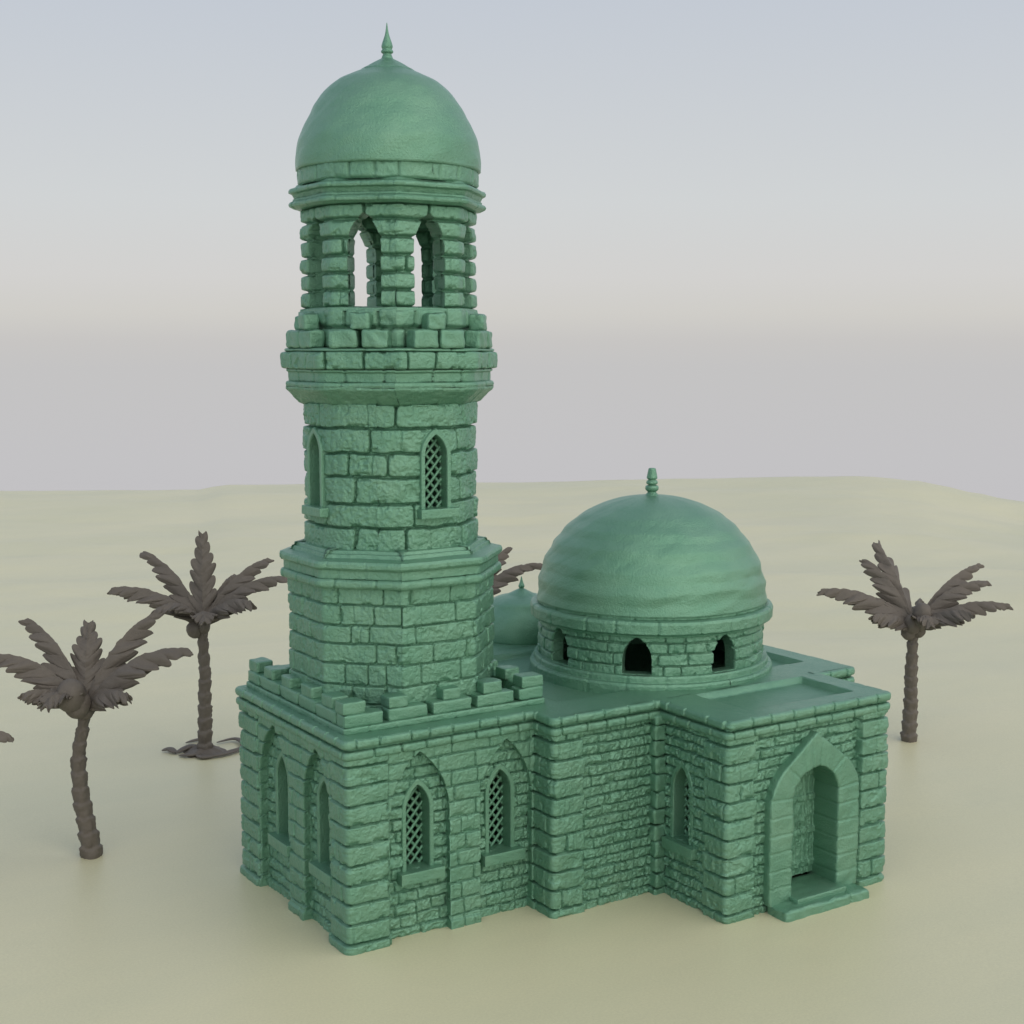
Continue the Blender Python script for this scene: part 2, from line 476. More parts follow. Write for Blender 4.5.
# ---- the middle body, front side left of the porch
def middle():
    mb = MB()
    p = Path([(XM, .3), (XM, YM), (XP + .1, YM)], r=.05)
    uc = .3 - YM - .02
    big = quoins(p.L, 33, .72, crack=.5, fixed=[0, uc - .75, uc + .64, p.L], fsplit=.35); br = bricks(p.L, 34)
    def hf(U, Z):
        q = zone(U, -1, uc + quoin_len(Z, .58, .64))
        return np.where(q > .5, big(U, Z), br(U, Z) - .055)
    panel(mb, p, -.06, ZW + .1, hf, res=.0125)
    mb.build('wall', M_GREEN, mosque)
    # round corner pier of stacked drums in the inner corner
    mb = MB(); rng = random.Random(5)
    zz = [-.05, .12, .40, .70, 1.0, 1.32, 1.62, 1.95, 2.28, 2.6, 2.9, 3.2, 3.38]
    for i in range(len(zz) - 1):
        h = zz[i + 1] - zz[i]
        rbox(mb, (XP - .09 + rng.uniform(-.015, .015), YM - .02 + rng.uniform(-.015, .015), zz[i] + .004), (.26 + rng.uniform(-.03, .03), .26 + rng.uniform(-.03, .03), h - .008), rng.uniform(-.06, .06), i, 11, .045, .03)
    mb.build('corner_pier', M_GREEN, mosque)
middle()

# ---- porch
def porch():
    mb = MB()
    p = Path([(XP, YM + .3), (XP, YP), (XR, YP), (XR, YM + .3)], r=.05)
    u1 = YM + .3 - YP - .02; u2 = u1 + XR - XP - .02
    big = quoins(p.L, 43, .62, crack=.4, fixed=[0, u1 - .58, u1 + .66, u2 - .66, u2 + .62, p.L], fsplit=.4); br = bricks(p.L, 44)
    def hf(U, Z):
        q = np.maximum(zone(U, u1 - quoin_len(Z, .58, .52), u1 + quoin_len(Z, .58, .66)), zone(U, u2 - .66, u2 + .6))
        g = zone(U, u2 - .80, u2 - .66)                     # groove beside the far pier
        return np.where(q > .5, big(U, Z) + .03 * (U > u2 - .7), br(U, Z) - .05) - .05 * g * (1 - q)
    holes = [(arch_poly(YM + .3 + 1.22, .46, 1.13, 2.10, 2.50), .42)]
    WIN.append(((XP + .04, -1.22, 0), -90, .62, 1.12, 2.08, 2.62))
    cx = 8.06
    holes.append((arch_poly(u1 + cx - XP + .0, 1.22, -1, 1.98, 2.62), .62))
    # same window on the far side of the porch
    holes.append((arch_poly(u2 + (-1.22 - YP), .46, 1.13, 2.10, 2.50), .42))
    WIN.append(((XR - .04, -1.22, 0), 90, .62, 1.12, 2.08, 2.62))
    panel(mb, p, -.06, ZW + .1, hf, res=.0125, holes=holes)
    mb.build('wall', M_GREEN, mosque)
    # ---- door surround: jamb stones and a pointed hood, one solid moulding
    mb = MB(); yf = YP - .17
    outer = []; inner = []
    zs = 1.99
    n = 40
    ow, iw = 1.10, .56
    for t in np.linspace(0, 1, n):
        if t < .5:                                            # left jamb, foot to spring
            z = .16 + (zs - .16) * t / .5; outer.append((cx - ow, z)); inner.append((cx - iw, z))
        else:
            f = (t - .5) / .5
            # round inner arch, hood first rounded and then straight up to a blunt peak
            a = f * math.pi / 2
            inner.append((cx - iw * math.cos(a), zs + iw * .98 * math.sin(a)))
            if f < .45:
                g = f / .45; outer.append((cx - ow + .28 * g * g, zs + .58 * g))
            else:
                g = (f - .45) / .55; outer.append((cx - ow + .28 + (ow - .28) * g, zs + .58 + .62 * g))
    outer = np.array(outer + [(2 * cx - x, z) for x, z in outer[:-1]][::-1]); inner = np.array(inner + [(2 * cx - x, z) for x, z in inner[:-1]][::-1])
    m = len(outer)
    rows = []
    L = np.concatenate([[0], np.cumsum(np.linalg.norm(np.diff((outer + inner) / 2, axis=0), axis=1))])
    fine = np.linspace(0, L[-1], 260)
    O = np.stack([np.interp(fine, L, outer[:, k]) for k in (0, 1)], -1); I = np.stack([np.interp(fine, L, inner[:, k]) for k in (0, 1)], -1)
    jo = [.30, .62, .95, 1.27, 1.60, 1.92, 2.45, 2.98]; jo = np.array(jo + [L[-1] - x for x in jo])
    g = np.exp(-(np.abs(fine[:, None] - jo[None]).min(1) / .013) ** 2)
    prof = [(-.02, .34), (0, .25), (0, .10), (.0, .04), (.015, .012), (.05, 0)] + [(s_, 0) for s_ in np.linspace(.12, .88, 9)] + [(.95, 0), (.985, .012), (1, .04), (1, .12), (1, .25), (1.0, .40), (1.0, .55), (1.0, .75)]
    G = np.zeros((len(prof), 260, 3))
    for k, (s_, d) in enumerate(prof):
        P = O * (1 - s_) + I * s_
        nn = .018 * fbm(P[:, 0] * 8, P[:, 1] * 8 + k * .3, 3, 4) + .016 * fbm(P[:, 0] * 2.2, P[:, 1] * 2.2, 13, 2)
        dd = d + (.024 * g + nn) * (1 if d < .2 else .4)
        q = np.clip((k - 14) / 2, 0, 1) * (g * .022 + nn)[:, None] * (O - I) / np.linalg.norm(O - I, axis=1)[:, None]
        P = P + q
        G[k, :, 0] = P[:, 0] + (nn if 0 < k < 4 else 0); G[k, :, 1] = yf + dd; G[k, :, 2] = P[:, 1]
    mb.grid(G, flip=True)
    mb.build('door_surround', M_GREEN, mosque)
    # ---- door leaf
    mb = MB()
    U, Z = np.meshgrid(np.linspace(cx - .66, cx + .66, 120), np.linspace(.31, 2.7, 220))
    h = -.026 * np.exp(-((np.mod(U - cx + .0675, .135) - .0675) / .007) ** 2)
    for zb in (.5, 1.13, 1.76, 2.25): h = h + .035 * zone(Z, zb - .06, zb + .06, .006)
    for xs in (cx - .36, cx + .3): h = h + .022 * zone(U, xs - .03, xs + .03, .005)
    h = h + .018 * fbm(U * 18, Z * 6, 7, 4) + .022 * fbm(U * 9, Z * 9, 8, 4)
    mb.grid(np.stack([U, YP + .45 - h, Z], -1))
    door = mb.build('door', M_GREEN, mosque)
    mb = MB()
    a = np.linspace(0, 2 * math.pi, 24, endpoint=False); b = np.linspace(0, 2 * math.pi, 10, endpoint=False); A, B = np.meshgrid(a, b)
    mb.grid(np.stack([cx + .16 + (.05 + .011 * np.cos(B)) * np.cos(A), YP + .405 + .011 * np.sin(B), 1.28 + (.05 + .011 * np.cos(B)) * np.sin(A)], -1), wrap=True)
    mb.build('ring_handle', M_GREEN, door)
    # ---- doorstep
    mb = MB()
    rbox(mb, (cx - .24, YP - .29, -.06), (1.62, .52, .24), seed=3, n=33, r=.06, amp=.022)
    rbox(mb, (cx + .80, YP - .288, -.06), (.50, .50, .235), seed=5, n=21, r=.06, amp=.022)
    mb.build('doorstep', M_GREEN, mosque)
    mb = MB()
    rbox(mb, (cx, YP + .05, -.05), (1.24, .86, .32), seed=9, n=15, r=.03, amp=.02)
    mb.build('threshold', M_GREEN, mosque)
porch()

# ---- the rest of the body: right side, back, rear bay below the small dome
AX0, AX1, AY1 = 5.75, 8.4, 7.05
def body_back():
    mb = MB()
    for k, pts in enumerate(([(XR - .3, YM), (XE, YM), (XE, YE), (AX1 - .2, YE)], [(AX1, YE - .2), (AX1, AY1), (AX0, AY1), (AX0, YE - .2)], [(AX0 + .2, YE), (XM - .1, YE)])):
        p = Path(pts, r=.05)
        big = quoins(p.L, 53 + k, .68); br = bricks(p.L, 57 + k)
        cs = []; acc = 0
        for i in range(1, len(pts) - 1):
            acc += math.dist(pts[i - 1], pts[i]) - .02; cs.append(acc)
        def hf(U, Z):
            q = np.zeros_like(U)
            for c in cs: q = np.maximum(q, zone(U, c - .55, c + .6))
            return np.where(q > .5, big(U, Z), br(U, Z) - .05)
        panel(mb, p, -.06, ZW + .1, hf, res=.035)
    mb.build('wall', M_GREEN, mosque)
body_back()

# ---- cornices: two bull-nosed courses round every block
def cornices():
    mb = MB()
    runs = [[(XM + .3, YB), (0, YB), (0, 0), (XM + .05, 0)],
            [(XM, .25), (XM, YM), (XP + .05, YM)],
            [(XP, YM + .05), (XP, YP), (XR, YP), (XR, YM + .0)],
            [(XR - .05, YM), (XE, YM), (XE, YE), (AX1 - .05, YE)],
            [(AX1, YE - .2), (AX1, AY1), (AX0, AY1), (AX0, YE - .2)],
            [(AX0 + .05, YE), (XM - .2, YE)]]
    for k, pts in enumerate(runs):
        p = Path(pts, r=.02); e = -.0025 * k
        sweep(mb, p, roll(.105, 3.30 + e, 3.455 + e, -.05, sq=.75), 60 + k, joint=.46, depth=.055, res=.0125)
        sweep(mb, p, [(-.05, 3.45), (.03, 3.452), (.035, 3.50)], 66 + k, joint=.5, depth=.01, res=.03)
        sweep(mb, p, roll(.115, 3.49 + e, ZC + e, -.10, sq=.7), 70 + k, joint=.46, depth=.05, res=.0125, core=.03)
    mb.build('cornice', M_GREEN, mosque)
cornices()

# ---- flat roofs with raised rims
def roof():
    mb = MB()
    def field(x0, x1, y0, y1, rims, seed, rec=.15, res=.035):
        X, Y = np.meshgrid(np.linspace(x0, x1, int((x1 - x0) / res)), np.linspace(y0, y1, int((y1 - y0) / res)))
        z = np.full(X.shape, ZC - .006)
        if rims is not None:
            a, b, c, d = rims
            wx = .01 * fbm(X * 3, Y * 3, seed, 2)
            ins = zone(X + wx, a, b, .015) * zone(Y + wx, c, d, .015)
            z = z - rec * ins
        z = z + .008 * fbm(X * 2, Y * 2, seed + 3, 4) + .004 * fbm(X * 11, Y * 11, seed + 4, 3)
        mb.grid(np.stack([X, Y, z], -1))
    field(-.02, XM + .1, -.02, YB + .02, None, 81)
    field(XM - .01, XE - .005, YM - .005, YE + .005, (4.4, 10.52, .28, 4.2), 82, rec=.13)
    field(XP - .01, XR + .01, YP - .01, YM + .01, (6.85, 9.50, -2.08, -.74), 83, rec=.12)
    field(AX0, AX1, YE - .01, AY1, None, 84)
    mb.build('roof', M_GREEN, mosque)
roof()

# ---- windows: pointed frame, diagonal lattice, sill block
def window(loc, rot, w, zb, zs, za, depth=.30, sill=(.86, .2, .20)):
    root = MB(); t = .085; prj = .035
    out = arch_poly(0, w, zb, zs, za, 16); inn = arch_poly(0, w - 2 * t, zb - .0, zs, za - t * 1.35, 16)
    rows = []
    for o, k in ((out, .30), (out, .02), (out, 0.0), (None, 0.0), (inn, 0.0), (inn, .02), (inn, depth + .02)):
        rows.append((out * .5 + inn * .5 if o is None else o, k))
    G = np.zeros((len(rows), len(out), 3))
    for i, (pp, d) in enumerate(rows):
        inset = .012 if d == 0 else 0
        G[i, :, 0] = pp[:, 0]; G[i, :, 2] = pp[:, 1]; G[i, :, 1] = -prj + d
    c = (out + inn) / 2
    G[2, :, 0] += (c[:, 0] - out[:, 0]) * .25; G[2, :, 2] += (c[:, 1] - out[:, 1]) * .25
    G[4, :, 0] += (c[:, 0] - inn[:, 0]) * .25; G[4, :, 2] += (c[:, 1] - inn[:, 1]) * .25
    root.grid(G, flip=True)
    f = root.build('window', M_GREEN, mosque, smooth=False); f.location = loc; f.rotation_euler[2] = R(rot)
    # lattice of diagonal bars, clipped to the arch
    mb = MB(); rb = .029; sp = .172; iw = w / 2 - t
    def clip_line(a, b):
        ts = np.linspace(0, 1, 260); x = a[0] + (b[0] - a[0]) * ts; z = a[1] + (b[1] - a[1]) * ts
        m = inside(inn + np.array([0, 0]), x, z)
        if m.sum() < 4: return None
        i = np.where(m)[0]; return (x[i[0]], z[i[0]]), (x[i[-1]], z[i[-1]])
    H = za - zb
    for sgn, yo in ((1, 0), (-1, .018)):
        for c0 in np.arange(zb - 1.2 * w - .02, za + 1.2 * w, sp * 1.15):
            s_ = 1.12 * sgn
            ln = clip_line((-iw - .05, c0 - s_ * (iw + .05)), (iw + .05, c0 + s_ * (iw + .05)))
            if ln is None: continue
            (x0, z0), (x1, z1) = ln
            d = np.array([x1 - x0, z1 - z0]); l = np.linalg.norm(d)
            if l < .03: continue
            d /= l; nn = np.array([-d[1], d[0]])
            a = np.linspace(0, 2 * math.pi, 8, endpoint=False)
            ring = lambda x, z: np.stack([x + nn[0] * rb * np.cos(a), depth - .05 + yo + rb * np.sin(a), z + nn[1] * rb * np.cos(a)], -1)
            mb.grid(np.stack([ring(x0 - d[0] * .02, z0 - d[1] * .02), ring(x1 + d[0] * .02, z1 + d[1] * .02)]), wrap=True)
    mb.build('lattice', M_GREEN, f)
    mb = MB(); rbox(mb, (0.03, .10, zb - sill[2]), (sill[0], sill[1] + .34, sill[2] + .012), seed=int(loc[0] * 10 + 5), n=11, r=.02, amp=.012)
    mb.build('sill', M_GREEN, f)
for loc, rot, w, zb, zs, za in WIN: window(loc, rot, w, zb, zs, za)

# ---- parapet with merlons round the foot of the minaret
def parapet():
    mb = MB(); rng = random.Random(8)
    x0, x1, y0, y1 = .10, 4.12, .30, 4.45
    p = Path([(x0, y0), (x1, y0), (x1, y1), (x0, y1)], closed=True, r=.02)
    sweep(mb, p, roll(.02, ZC - .02, ZC + .10, -.3, sq=.5), 91, joint=.6, depth=.02)
    mer = []
    def run(a, b, rot, joints, mers, zb=ZC + .095):
        dx, dy = math.cos(rot), math.sin(rot)
        for u0, u1 in joints:
            c = (u0 + u1) / 2
            rbox(mb, (a + dx * c - dy * .16, b + dy * c + dx * .16, zb + rng.uniform(-.008, .008)), (u1 - u0 - .01, .30 + rng.uniform(-.01, .02), .225), rot, rng.randint(0, 99), 11, .04, .02)
        for u0, u1 in mers:
            c = (u0 + u1) / 2
            mer.append(((a + dx * c - dy * .20, b + dy * c + dx * .20, zb + .215), (u1 - u0, .33, .20 + rng.uniform(-.01, .02)), rot))
    run(x0, y0, 0, [(0, .74), (.84, 1.60), (1.70, 2.49), (2.60, 3.38), (3.47, 4.02)], [(.0, .42), (.86, 1.24), (1.92, 2.28), (2.74, 3.14), (3.56, 4.02)])
    run(x0, y1, -math.pi / 2, [(.0, .55), (.58, 1.45), (1.48, 2.25), (2.28, 2.98), (3.0, 3.80)], [(.02, .42), (.72, 1.12), (1.5, 1.9), (2.35, 2.80), (3.2, 3.6)])
    run(x1, y0, math.pi / 2, [(.4, .95), (1.05, 1.8), (1.9, 2.7), (2.8, 3.5), (3.6, 4.15)], [(.75, 1.1), (1.5, 1.9), (2.3, 2.7), (3.1, 3.5)])
    run(x1, y1, math.pi, [(.3, .8), (.9, 1.7), (1.8, 2.6), (2.7, 3.5), (3.55, 4.0)], [(.3, .7), (1.1, 1.5), (1.9, 2.3), (2.7, 3.1)])
    o = mb.build('parapet', M_GREEN, mosque)
    for k, (c, s, r) in enumerate(mer):
        m = MB(); rbox(m, (0, 0, 0), s, r, k + 30, 11, .03, .018); q = m.build('merlon', M_GREEN, o); q.location = c
parapet()

# ---- minaret
TX, TY = 2.10, 2.31
def minaret():
    def octo(a): return Path(ngon(TX, TY, a), closed=True, r=.06)
    # lower octagon
    mb = MB(); p = octo(1.715)
    st = Stones(p.L, ZC - .1, 5.98, .37, .90, 101, closed=True, amp=.040, mort=.011, bev=.020, rad=.06, warp=.02, var=.008, crack=.12)
    panel(mb, p, ZC - .1, 5.98, st, res=.0125)
    mb.build('minaret_base', M_GREEN, mosque)
    mb = MB(); p = Path(ngon(TX, TY, 1.78), closed=True, r=.02)
    sweep(mb, p, roll(.115, 5.93, 6.10, -.05, sq=.8), 102, joint=.62, depth=.03, res=.025)
    sweep(mb, p, [(-.05, 6.095), (.05, 6.10), (.05, 6.26), (.0, 6.262)], 103, joint=.6, depth=.012)
    sweep(mb, p, [(-.02, 6.25), (.09, 6.255), (.125, 6.30), (.125, 6.36), (.10, 6.40), (-.10, 6.44), (-.12, 6.50), (-.16, 6.51), (-.18, 6.56), (-.36, 6.58)], 104, joint=.66, depth=.016, res=.025, core=.05)
    mb.build('minaret_cornice', M_GREEN, mosque)
    # shaft
    mb = MB(); p = Path(ngon(TX, TY, 1.455), closed=True, r=.95)
    st = Stones(p.L, 6.50, 9.10, .425, 1.45, 111, closed=True, amp=.064, mort=.012, bev=.036, rad=.09, warp=.030, var=.020, crack=.45, rough=.018)
    face = p.L / 8
    hs = []
    for k in range(4):
        u = (2 * k + .5) * face + .95 * math.pi / 8
        hs.append((arch_poly(u + .05, .46, 7.27, 8.20, 8.58), .35))
        a = -90 + 90 * k
        WIN2.append(((TX + 1.525 * math.cos(R(a)) - .05 * math.sin(R(a)), TY + 1.525 * math.sin(R(a)) + .05 * math.cos(R(a)), 0), 90 * k, .60, 7.26, 8.18, 8.66))
    panel(mb, p, 6.50, 9.10, st, res=.0125, holes=hs)
    mb.build('minaret_shaft', M_GREEN, mosque)
    for w in WIN2: window(*w, depth=.24, sill=(.76, .12, .16))
    # balcony
    mb = MB(); p = Path(ngon(TX, TY, 1.50), closed=True, r=.02)
    sweep(mb, p, [(-.10, 9.02), (-.06, 9.04), (.02, 9.08), (.25, 9.29), (.27, 9.32), (.27, 9.36)], 121, joint=.9, depth=.02, rough=.02, wob=.02)
    sweep(mb, p, [(.23, 9.345), (.265, 9.36), (.275, 9.40), (.26, 9.44), (.215, 9.455)], 122, joint=.9, depth=.02)
    sweep(mb, p, [(.20, 9.44), (.212, 9.46), (.215, 9.61), (.25, 9.63), (.25, 9.66)], 123, joint=.7, depth=.05, core=.12)
    q = Path(ngon(TX, TY, 1.74), closed=True, r=.05)
    st = Stones(q.L, 9.65, 9.995, .34, .72, 124, closed=True, amp=.07, mort=.013, bev=.045, rad=.06, warp=.012, var=.01, crack=.2)
    panel(mb, q, 9.65, 9.995, st, res=.0125)
    sweep(mb, p, [(.25, 9.975), (.285, 9.99), (.285, 10.015), (.24, 10.035), (-.2, 10.04)], 125, joint=.7, depth=.02, rough=.012)
    q = Path(ngon(TX, TY, 1.43), closed=True, r=.05)
    st = Stones(q.L, 10.02, 10.72, .33, .62, 126, closed=True, amp=.07, mort=.012, bev=.05, rad=.07, var=.016, crack=.2)
    panel(mb, q, 10.02, 10.70, st, res=.03)
    sweep(mb, q, [(.055, 10.66), (.05, 10.715), (-.05, 10.74), (-.5, 10.745), (-1.3, 10.745)], 127, joint=.5, depth=.01)
    bal = mb.build('balcony', M_GREEN, mosque)
    rng = random.Random(77)
    mm = []
    for k in range(8):
        a = R(-90 + 45 * k); ca, sa = math.cos(a), math.sin(a)
        for off, wd, ap, z, h, dp in ((-.27 + rng.uniform(-.02, .02), .49, 1.655, 10.03, .31, .30), (.27 + rng.uniform(-.02, .02), .47, 1.655, 10.03, .31, .30), (0 + rng.uniform(-.05, .05), .34, 1.62, 10.335, .29, .28)):
            m = MB(); rbox(m, (0, 0, 0), (wd, dp, h), 0, rng.randint(0, 500), 13, .05, .03)
            o = m.build('merlon', M_GREEN, bal)
            o.location = (TX + ca * ap - sa * off, TY + sa * ap + ca * off, z); o.rotation_euler[2] = a + math.pi / 2 + rng.uniform(-.07, .07); o.rotation_euler[0] = rng.uniform(-.03, .03)
    # lantern: eight open arches
    mb = MB(); ap = 1.40; th = .29
    p = Path(ngon(TX, TY, ap), closed=True, r=.08); face = p.L / 8
    zl = [10.72, 11.02, 11.31, 11.60, 11.90, 12.20, 12.48]
    st = Stones(p.L, 10.7, 12.48, .3, .44, 131, closed=True, zs=zl, amp=.062, mort=.013, bev=.06, rad=.08, warp=.014, var=.014, crack=.35, fixed=[face * k for k in range(9)], fsplit=.22, foff=face / 2 - .031)
    hole = [arch_poly((k + .5) * face + .031, .60, 10.0, 11.72, 12.32) for k in range(8)]
    panel(mb, p, 10.72, 12.52, st, res=.0125, holes=[(h, .2) for h in hole])
    pi_ = Path(ngon(TX, TY, ap - th), closed=True, r=.06)
    k_ = (ap - th) / ap
    fi = pi_.L / 8
    hole_i = [arch_poly((k + .5) * fi + .024, .60, 10.0, 11.72, 12.32) for k in range(8)]
    st2 = Stones(pi_.L, 10.7, 12.48, .3, .5, 132, closed=True, zs=zl, amp=.05, mort=.013, bev=.05, rad=.06, var=.012, crack=.05)
    panel(mb, pi_, 10.72, 12.52, lambda U, Z: -st2(U, Z), res=.025, holes=[(h, -.2) for h in hole_i], flip=True)
    # ceiling
    aa = np.linspace(0, 2 * math.pi, 33)
    Rr, A = np.meshgrid(np.linspace(.0, 1.2, 6), aa)
    mb.grid(np.stack([TX + Rr * np.cos(A), TY + Rr * np.sin(A), 12.49 + 0 * A], -1))
    mb.build('lantern', M_GREEN, mosque)
    mb = MB(); p = Path(ngon(TX, TY, 1.47), closed=True, r=.02)
    sweep(mb, p, [(-.12, 12.455), (.08, 12.46), (.165, 12.50), (.175, 12.54), (.15, 12.575), (.10, 12.60), (.10, 12.63), (.07, 12.635)], 141, joint=.62, depth=.02, res=.025, core=.08)
    sweep(mb, p, [(.07, 12.625), (.075, 12.64), (.10, 12.69), (.115, 12.715), (.165, 12.735), (.172, 12.775), (.15, 12.81), (.06, 12.84), (.02, 12.88), (-.2, 12.885)], 142, joint=.62, depth=.015, res=.025, core=.1)
    mb.build('lantern_cornice', M_GREEN, mosque)
    mb = MB(); p = Path(circle(TX, TY, 1.575), closed=True, r=.01)
    st = Stones(p.L, 12.86, 13.17, .31, .62, 143, closed=True, amp=.022, mort=.013, bev=.03, rad=.04, warp=.014, var=.008, crack=.2)
    panel(mb, p, 12.86, 13.15, st, res=.025)
    mb.build('dome_collar', M_GREEN, mosque)
    # cupola
    mb = MB()
    pr = [(1.50, 13.125), (1.62, 13.135), (1.635, 13.17), (1.63, 13.35), (1.61, 13.56), (1.515, 13.83), (1.32, 14.20), (1.14, 14.46), (.91, 14.67), (.68, 14.79), (.49, 14.875)]
    a = smooth_prof(pr, 70)
    b = np.array([(.47, 14.90), (.40, 14.935), (.30, 14.995), (.20, 15.05), (.10, 15.10), (.05, 15.13), (0.0, 15.14)])
    lathe(mb, (TX, TY, 0), np.concatenate([a, b]), 120, 151, amp=.022, ns=3.0, band=.016)
    d = mb.build('minaret_dome', M_GREEN, mosque)
    mb = MB()
    pr = [(.11, 15.09), (.085, 15.15), (.075, 15.18), (.105, 15.20), (.108, 15.23), (.085, 15.255), (.095, 15.28), (.10, 15.31), (.085, 15.37), (.06, 15.44), (.035, 15.52), (.018, 15.62), (.008, 15.70), (0, 15.72)]
    lathe(mb, (TX, TY, 0), smooth_prof(pr, 40), 24)
    mb.build('finial', M_GREEN, d)
WIN2 = []
minaret()

# ---- main dome on its pierced drum
DX, DY = 7.85, 1.93
def main_dome():
    mb = MB(); p = Path(circle(DX, DY, 2.25), closed=True, r=.01)
    sweep(mb, p, [(.0, ZC - .2), (.20, ZC - .19), (.21, ZC + .06), (.19, ZC + .10), (.13, ZC + .115), (.125, ZC + .20), (.11, ZC + .235), (-.02, ZC + .25)], 161, joint=.6, depth=.02)
    st = Stones(p.L, ZC + .2, 4.72, .215, .60, 162, closed=True, amp=.036, mort=.010, bev=.020, rad=.05, warp=.02, var=.012, crack=.2)
    face = p.L / 8
    # start the sheet away from any opening so that every one is whole
    off = face / 2
    hs = [(arch_poly(off + k * face, .56, ZC + .25, 4.16, 4.62), .24) for k in (0, 1, 6, 7)]
    pp = Path(circle(DX, DY, 2.25, 96, -90 - 22.5), closed=True, r=.01)
    panel(mb, pp, ZC + .2, 4.72, st, res=.0125, holes=hs)
    mb.build('dome_drum', M_GREEN, mosque)
    mb = MB()
    sweep(mb, p, [(-.05, 4.60), (.06, 4.61), (.07, 4.65), (.16, 4.67), (.20, 4.70), (.205, 4.88), (.185, 4.93), (.12, 4.95), (-.02, 4.955), (-.2, 4.96)], 163, joint=.72, depth=.03, core=.08)
    sweep(mb, p, [(.045, 4.94), (.06, 4.955), (.06, 5.01), (.03, 5.03), (-.1, 5.035)], 164, joint=.35, depth=.02, rough=.014, core=.0)
    mb.build('dome_cornice', M_GREEN, mosque)
    mb = MB()
    rr, hh = 2.315, 2.09; z0 = 5.0
    pr = [(2.2, z0 - .02)]
    for t in np.linspace(0, math.pi / 2, 110):
        c, s = math.cos(t), math.sin(t)
        pr.append((rr * c ** .93 if c > 1e-6 else 0, z0 + hh * s ** .98))
    lathe(mb, (DX, DY, 0), pr, 260, 171, amp=.026, ns=3.2, band=.065)
    d = mb.build('main_dome', M_GREEN, mosque)
    mb = MB(); zt = z0 + hh
    pr = [(.19, -.05), (.14, .0), (.11, .03), (.085, .06), (.125, .10), (.138, .145), (.118, .19), (.072, .205), (.11, .225), (.118, .26), (.10, .29), (.077, .31), (.108, .34), (.10, .40), (.082, .49), (.07, .535), (.045, .545), (0, .545)]
    lathe(mb, (DX, DY, zt), smooth_prof(pr, 50), 28)
    mb.build('finial', M_GREEN, d)
    # small dome on the rear bay
    mb = MB(); sx, sy, k = 7.14, 5.64, np.array([1.0, .86])
    pr = [(1.0, -.03), (1.02, .0), (1.03, .12), (1.02, .26), (.985, .42), (.90, .62), (.77, .80), (.69, .93), (.51, 1.03), (.33, 1.085)]
    a = smooth_prof(pr, 50); b = np.array([(.29, 1.10), (.2, 1.155), (.1, 1.215), (.04, 1.25), (0, 1.255)])
    lathe(mb, (sx, sy, ZC), np.concatenate([a, b]) * k, 72, 181, amp=.016, ns=3)
    d = mb.build('small_dome', M_GREEN, mosque)
    mb = MB()
    pr = [(.07, 1.22), (.05, 1.25), (.065, 1.275), (.068, 1.31), (.05, 1.37), (.03, 1.44), (.008, 1.55), (0, 1.56)]
    lathe(mb, (sx, sy, ZC), smooth_prof(np.array(pr) * k, 30), 20)
    mb.build('finial', M_GREEN, d)
main_dome()

# ================================================================== CAMERA
HY, F, YAW = 350.0, 1422.2, 56.97
pit = math.atan((512 - HY) / F)
cam_d = bpy.data.cameras.new('camera'); cam = bpy.data.objects.new('camera', cam_d); COL.objects.link(cam)
CAM = np.array((-10.12, -20.52, 10.0))
cam.location = CAM
cam.rotation_euler = (math.pi / 2 - pit, 0, R(YAW - 90))
cam_d.sensor_width = 36; cam_d.lens = F / 1024 * 36; cam_d.clip_end = 3000; cam_d.clip_start = .1
C.camera = cam
FW = np.array([math.cos(R(YAW)), math.sin(R(YAW))]); RT = np.array([math.sin(R(YAW)), -math.cos(R(YAW))])

# ================================================================== SAND
def terrain_z(x, y):
    dx, dy = x - CAM[0], y - CAM[1]
    f = dx * FW[0] + dy * FW[1]; s = dx * RT[0] + dy * RT[1]
    d = np.hypot(x - 4, y - 2)
    z = .035 * fbm(x * .35, y * .35, 5, 3) * sstep(4, 12, d)
    far = sstep(28, 62, f)
    z = z + far * (.55 * fbm(s * .035 + 3, f * .10, 9, 3) + .22 * fbm(s * .12, f * .33, 19, 3))
    a = s / np.maximum(f, 20)                                   # bearing across the dune crest
    crest = np.interp(a, [-.6, -.36, -.22, -.205, -.10, 0, .13, .25, .29, .315, .36, .5, .8], [.3, .36, .36, .72, .78, .7, .95, 1.12, .85, .35, -.6, -1.8, -3])
    z = z + crest * sstep(55, 95, f)
    # beyond the crest the dune falls away
    z = z - np.clip(f - 99, 0, None) * .2 - sstep(60, 140, d) * 0
    side = np.clip(np.hypot(x - CAM[0], y - CAM[1]) - 130, 0, None)
    return z - .15 * side
mb = MB()
rad = np.concatenate([np.linspace(0, 40, 130), 40 + np.cumsum(np.linspace(.35, 1.2, 90)), ])
rad = np.concatenate([rad, rad[-1] + np.cumsum(np.linspace(1.2, 12, 25))])
A, Rr = np.meshgrid(np.linspace(0, 2 * math.pi, 480, endpoint=False), rad)
X = 4 + Rr * np.cos(A); Y = 2 + Rr * np.sin(A)
mb.grid(np.stack([X, Y, terrain_z(X, Y)], -1), wrap=True)
g = mb.build('ground', M_SAND); g['kind'] = 'structure'

